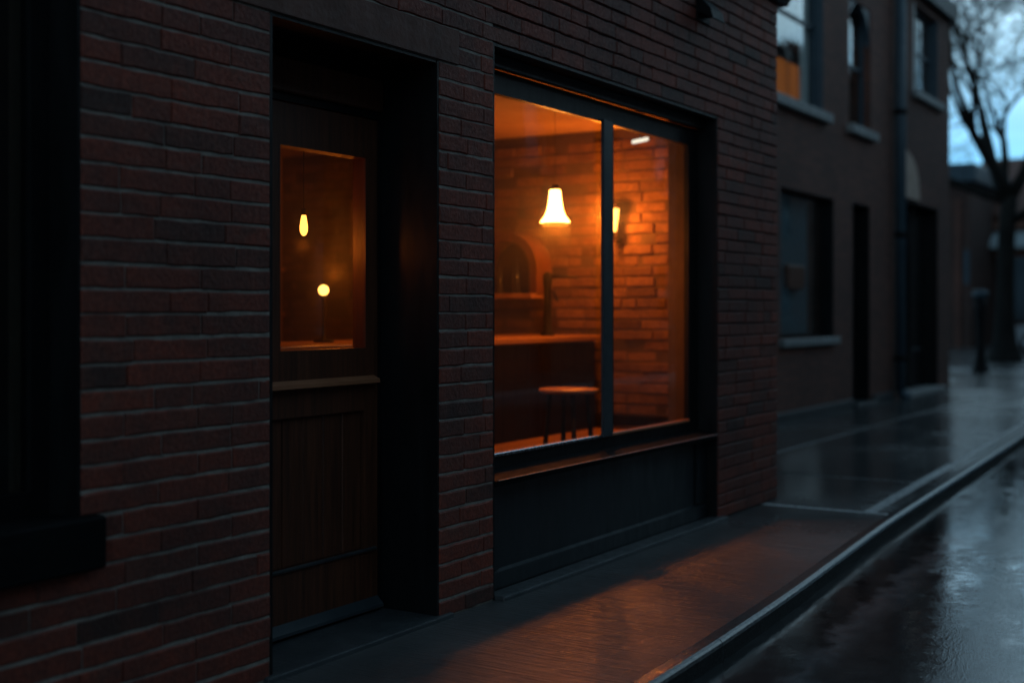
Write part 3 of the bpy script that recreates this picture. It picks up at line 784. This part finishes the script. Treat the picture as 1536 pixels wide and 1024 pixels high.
# ---- the terrace across the street, mirrored in the wet ground and the panes
def terrace(x0, x1, h, wall, label):
    t_ = thing('terrace_house', ((x0+x1)/2, -10, 0), label, 'building', 'houses across the street')
    L = x1-x0
    ops = []
    nw = 3
    for i in range(nw):
        a = x0+L*(i+.5)/nw
        ops.append((a-.5, a+.5, 4.2, 6.0))
        ops.append((a-.5, a+.5, -.1, 2.4) if i == 1 else (a-.55, a+.55, .9, 2.5))
    xf = Matrix.Translation((0, -20, 0)) @ Matrix.Scale(1, 4)
    mb = MB().holes(x0, x1, -.1, h, -10.3, -10, ops); mb.build('wall', wall, t_)
    MB().prism([(-9.7, h), (-13, h+2.0), (-16.5, h)], x0, x1-.01).build('roof', M['roof'], t_)
    MB().box(x0, x1, -16, -15.7, -.1, h-.01).build('rear_wall', wall, t_)
    MB().box(x0+.01, x1-.01, -11.4, -11.3, -.1, h-.02).build('inner_wall', M['dark_void'], t_)
    for i, o_ in enumerate(ops):
        if o_[2] < 0:
            MB().box(o_[0]+.02, o_[1]-.02, -10.25, -10.2, 0, o_[3]-.02).build('door', M['teal_paint'], t_)
            continue
        f_ = MB().holes(o_[0], o_[1], o_[2], o_[3], -10.2, -10.14, [(o_[0]+.06, o_[1]-.06, o_[2]+.06, (o_[2]+o_[3])/2-.03), (o_[0]+.06, o_[1]-.06, (o_[2]+o_[3])/2+.03, o_[3]-.06)]).build('window', M['white_frame'], t_)
        MB().box(o_[0]+.03, o_[1]-.03, -10.18, -10.172, o_[2]+.03, o_[3]-.03).build('pane', M['car_glass'], f_)
        MB().box(o_[0]-.08, o_[1]+.08, -10.0, -9.9, o_[2]-.1, o_[2]-.002, .01).build('sill', M['dark_stone'], f_)
for i, (a, b, h) in enumerate(((-9, 0, 7.4), (0, 9, 7.8), (9, 18, 7.3), (18, 27, 8.2), (27, 37, 7.6), (37, 47, 7.9), (47, 57, 11.5), (57, 68, 12.0), (68, 80, 11.6), (80, 94, 12.1))):  # farther houses, out of view, raised to keep sky out of the house panes
    terrace(a, b, h, M[('far_brick', 'far_brick2', 'far_brick3')[i % 3]], ('brown', 'dark', 'reddish')[i % 3]+' brick terrace house across the street, number %d along from the camera end' % (i+1))
# ---- across the square
def gable(name, x0, x1, y0, y1, zw, zr, wall, roof, label):
    t_ = thing(name, (x0, y0, 0), label, 'building')
    MB().box(x0, x1, y0, y1, -.1, zw).build('wall', wall, t_)
    # ridge along y, slope facing the street
    mb = MB(); xm = (x0+x1)/2
    mb.prism([(x0-.35, zw-.05), (xm, zr), (x1+.35, zw-.05), (x1+.35, zw-.2), (x0-.35, zw-.2)], y0-.25, y1+.25, 'Y')
    mb.build('roof', roof, t_)
    return t_
ba = thing('narrow_house', (46, 7, 0), 'narrow dark house with flat eaves beyond the corner of the square', 'building')
MB().box(46, 52, 6.70, 14, -.1, 5.75).build('wall', M['far_brick3'], ba)
MB().box(45.6, 52, 6.45, 14.2, 5.751, 6.4, .05).build('eaves', M['blue_frame'], ba)
MB().box(45.90, 45.999, 7.02, 7.2, -.05, 5.2).build('pilaster', M['far_brick'], ba)
fw = MB().box(45.95, 45.999, 6.74, 6.9, 2.2, 3.4).build('window', M['blue_frame'], ba)
bb_ = gable('tiled_house', 50, 58, -4, 7.66, 4.95, 7.4, M['far_brick3'], M['roof'], 'low house with red tiled roof and pale awning across the square')
MB().box(49.9, 49.999, 5.6, 7.6, 4.35, 4.85, .02).build('lintel_band', M['ochre_band'], bb_)
MB().prism([(49.998, 4.2), (49.1, 3.72), (49.1, 3.5), (49.998, 3.62)], 2.4, 7.3, 'X' if False else 'Y').build('awning', M['awning'], bb_) if False else None
mb = MB(); mb.prism([(49.998, 4.22), (49.2, 3.78), (49.2, 3.58), (49.998, 3.70)], 2.4, 7.3, 'Y'); mb.build('awning', M['awning'], bb_)
MB().box(49.9, 49.999, 2.2, 7.45, 3.28, 3.56, .02).build('shop_beam', M['ochre_band'], bb_)
dr = MB().box(49.93, 49.999, 6.75, 7.3, 0, 3.27).build('door', M['dark_void'], bb_)
MB().box(49.88, 49.929, 7.3, 7.5, 1.9, 3.27).build('door_jamb', M['white_frame'], bb_)
MB().box(49.88, 49.999, 6.45, 6.56, 2.2, 3.27).build('window_jamb', M['white_frame'], bb_)
MB().box(49.96, 49.999, 3.2, 6.44, .9, 3.27).build('shop_pane', M['car_glass'], bb_)

# ---- iron post
po = thing('iron_post', (27.74, 2.62, 0), 'dark cast iron post with flat cap and flared foot near the tree', 'post')
MB().lathe([(.18, 0), (.18, .04), (.14, .12), (.10, .32), (.075, .6), (.08, .95), (.11, 1.3), (.12, 1.55), (0, 1.55)], (27.74, 2.62, 0), 20).build('shaft', M['black_iron'], po)
MB().lathe([(.13, 1.552), (.16, 1.60), (.16, 1.68), (.10, 1.72), (0, 1.725)], (27.74, 2.62, 0), 20).build('cap', M['blue_frame'], po)

# ---- bare tree
tr = thing('bare_tree', (33.8, 3.25, 0), 'tall leafless street tree with flared trunk beyond the iron post', 'tree')
rt = random.Random(21)
trunk = MB()
B = Vector((33.8, 3.27, 0))
tp = [B+Vector(p_) for p_ in ((0, 0, -.1), (0, 0, .12), (0, 0, .5), (.02, .0, 1.2), (.0, -.02, 2.2), (-.05, -.05, 3.2), (0, -.12, 4.2))]
trunk.tube(tp, [.55, .42, .29, .23, .21, .21, .20], 14)
trunk.build('trunk', M['bark'], tr)
crown = MB()
def grow(p, d, length, r, depth):
    n = 4
    pts, rr_ = [p], [r]
    for i in range(n):
        d = (d+Vector((rt.gauss(0, .16), rt.gauss(0, .16), rt.gauss(.04, .12)))).normalized()
        pts.append(pts[-1]+d*length/n); rr_.append(max(.0075, r*(1-.42*(i+1)/n)))
    crown.tube(pts, rr_, 7 if depth > 3 else (5 if depth > 1 else 3))
    if depth == 0: return
    kids = rt.choice((3, 3, 4)) if depth > 1 else rt.choice((3, 3, 4))
    for c_ in range(kids):
        i = n if c_ < 1 else rt.choice((2, 3, 3, 4))
        ax = d.orthogonal().normalized(); ax.rotate(Matrix.Rotation(rt.uniform(0, 2*math.pi), 3, d))
        ang = rt.uniform(.12, .35) if c_ == 0 else rt.uniform(.4, .85)
        nd = (d*math.cos(ang)+ax*math.sin(ang)).normalized()
        grow(pts[i], nd, length*rt.uniform(.66, .86), rr_[i]*(.85 if c_ == 0 else rt.uniform(.5, .74)), depth-1)
top = tp[-1]
for d_, L_, r_ in (((-.25, .55, 1), 2.9, .17), ((.1, -.45, 1), 3.0, .17), ((.05, .12, 1), 3.0, .18), ((-.35, .9, .62), 2.7, .13), ((.4, .6, .8), 2.6, .13), ((-.3, -.8, .7), 2.6, .13)):
    grow(top-Vector((0, 0, rt.uniform(.05, .8))), Vector(d_).normalized(), L_*.92, r_, 6)
crown.build('crown', M['bark'], tr)

# ---- parked car behind the trunk
car = thing('parked_car', (40, 2.4, 0), 'silver car parked behind the bare tree, only its nose showing', 'car')
cy0, cy1 = .1, 4.35   # tail, nose
body = MB()
side = [(cy0, .35), (cy0, .75), (cy0+.15, .92), (cy0+.6, .98), (cy1-1.25, .95), (cy1-.5, .86), (cy1-.12, .74), (cy1, .58), (cy1, .32), (cy1-.3, .25), (cy0+.2, .25)]
body.prism(side, 39.15, 40.85, 'X'); bmesh.ops.bevel(body.bm, geom=list(body.bm.edges), offset=.05, segments=2, affect='EDGES')
body = body.build('body', M['car_paint'], car)
cab = MB(); cab.prism([(cy0+.35, .96), (cy0+.9, 1.40), (cy0+2.2, 1.43), (cy1-1.2, .95)], 39.28, 40.72, 'X'); bmesh.ops.bevel(cab.bm, geom=list(cab.bm.edges), offset=.05, segments=2, affect='EDGES')
cab.build('cabin_glass', M['car_glass'], car)
for yy in (cy0+.85, cy1-.8):
    for xx in (39.2, 40.8):
        wh = MB().lathe([(.2, -.1), (.31, -.1), (.32, -.07), (.32, .07), (.31, .1), (.2, .1)], (xx, yy, .315), 24, 'X').build('wheel', M['rubber'], car)
        MB().lathe([(0, -.105), (.19, -.105), (.19, .105), (0, .105)], (xx, yy, .315), 20, 'X').build('rim', M['alu'], wh)
for xx in (39.4, 40.6): MB().box(xx-.16, xx+.16, cy1-.03, cy1+.015, .56, .68, .01).build('headlight', M['white_frame'], car)

# ================================================================ SKY, LIGHT
w = bpy.data.worlds.new("World"); sc.world = w; w.use_nodes = True
nt = w.node_tree; nt.nodes.clear()
SUN_EL, SUN_AZ = 2.0, 265.0
sky = N(nt, 'TexSky', {'sky_type': 'NISHITA', 'sun_disc': False, 'sun_elevation': rad(SUN_EL), 'sun_rotation': rad(SUN_AZ), 'ozone_density': 3.0, 'dust_density': 1.0, 'air_density': 1.0})
tc = N(nt, 'TexCoord').outputs['Generated']
sep = N(nt, 'SeparateXYZ', Vector=tc)
# a lid of cloud after sunset: palest where the light has just gone (+x), dim behind
cl = N(nt, 'Mapping', Vector=tc, Scale=(3, 3, 7)).outputs[0]
cn = noise(nt, cl, 2.0, 5, .55, .4)
west = ramp(nt, mrange(nt, sep.outputs[0], -1, 1, 0, 1), [(0, .66), (.5, .46), (.8, .64), (.95, 1.5)])
high = ramp(nt, sep.outputs[2], [(0, (.11, .43, .74)), (.10, (.20, .58, .94)), (.25, (.68, 1.0, 1.2)), (.5, (.32, .56, .76)), (1, (.25, .40, .52))])
cloud = mixc(nt, 1.0, mixc(nt, 1.0, high, west, 'MULTIPLY'), ramp(nt, cn, [(.32, (.72, .78, .82)), (.66, (1.2, 1.16, 1.12))]), 'MULTIPLY')
cloud = mixc(nt, 1.0, cloud, (1/.12, 1/.12, 1/.12), 'MULTIPLY')
colr = mixc(nt, .94, sky.outputs[0], cloud)
bg = N(nt, 'Background', Color=colr, Strength=.12)
out = N(nt, 'OutputWorld')
nt.links.new(bg.outputs[0], out.inputs[0])

sl = bpy.data.lights.new('sun', 'SUN'); sl.energy = .06; sl.angle = rad(25); sl.color = (1, .9, .8)
so = bpy.data.objects.new('sun', sl); COL.objects.link(so)
az = rad(SUN_AZ)
dirv = Vector((math.sin(az)*math.cos(rad(SUN_EL)), math.cos(az)*math.cos(rad(SUN_EL)), math.sin(rad(max(SUN_EL, 12)))))
so.rotation_euler = dirv.to_track_quat('Z', 'Y').to_euler()

# ================================================================ CAMERA
cam = bpy.data.cameras.new('camera'); co = bpy.data.objects.new('camera', cam); COL.objects.link(co)
F_ = 1900.0
th = math.atan(1182/F_)
co.location = (0, -3.07, 1.3)
co.rotation_euler = (rad(90), 0, th-rad(90))
cam.sensor_width = 36; cam.lens = 36*F_/1536
cam.shift_y = -47/1536
cam.clip_start = .05; cam.clip_end = 1000
cam.dof.use_dof = True; cam.dof.focus_distance = 5.3; cam.dof.aperture_fstop = 1.1
sc.camera = co

sc.view_settings.view_transform = 'Standard'; sc.view_settings.look = 'None'
sc.view_settings.exposure = 0; sc.view_settings.gamma = 1
sc.render.engine = 'CYCLES'
sc.cycles.use_denoising = True
sc.cycles.max_bounces = 8; sc.cycles.transparent_max_bounces = 16
sc.cycles.sample_clamp_indirect = 4.0
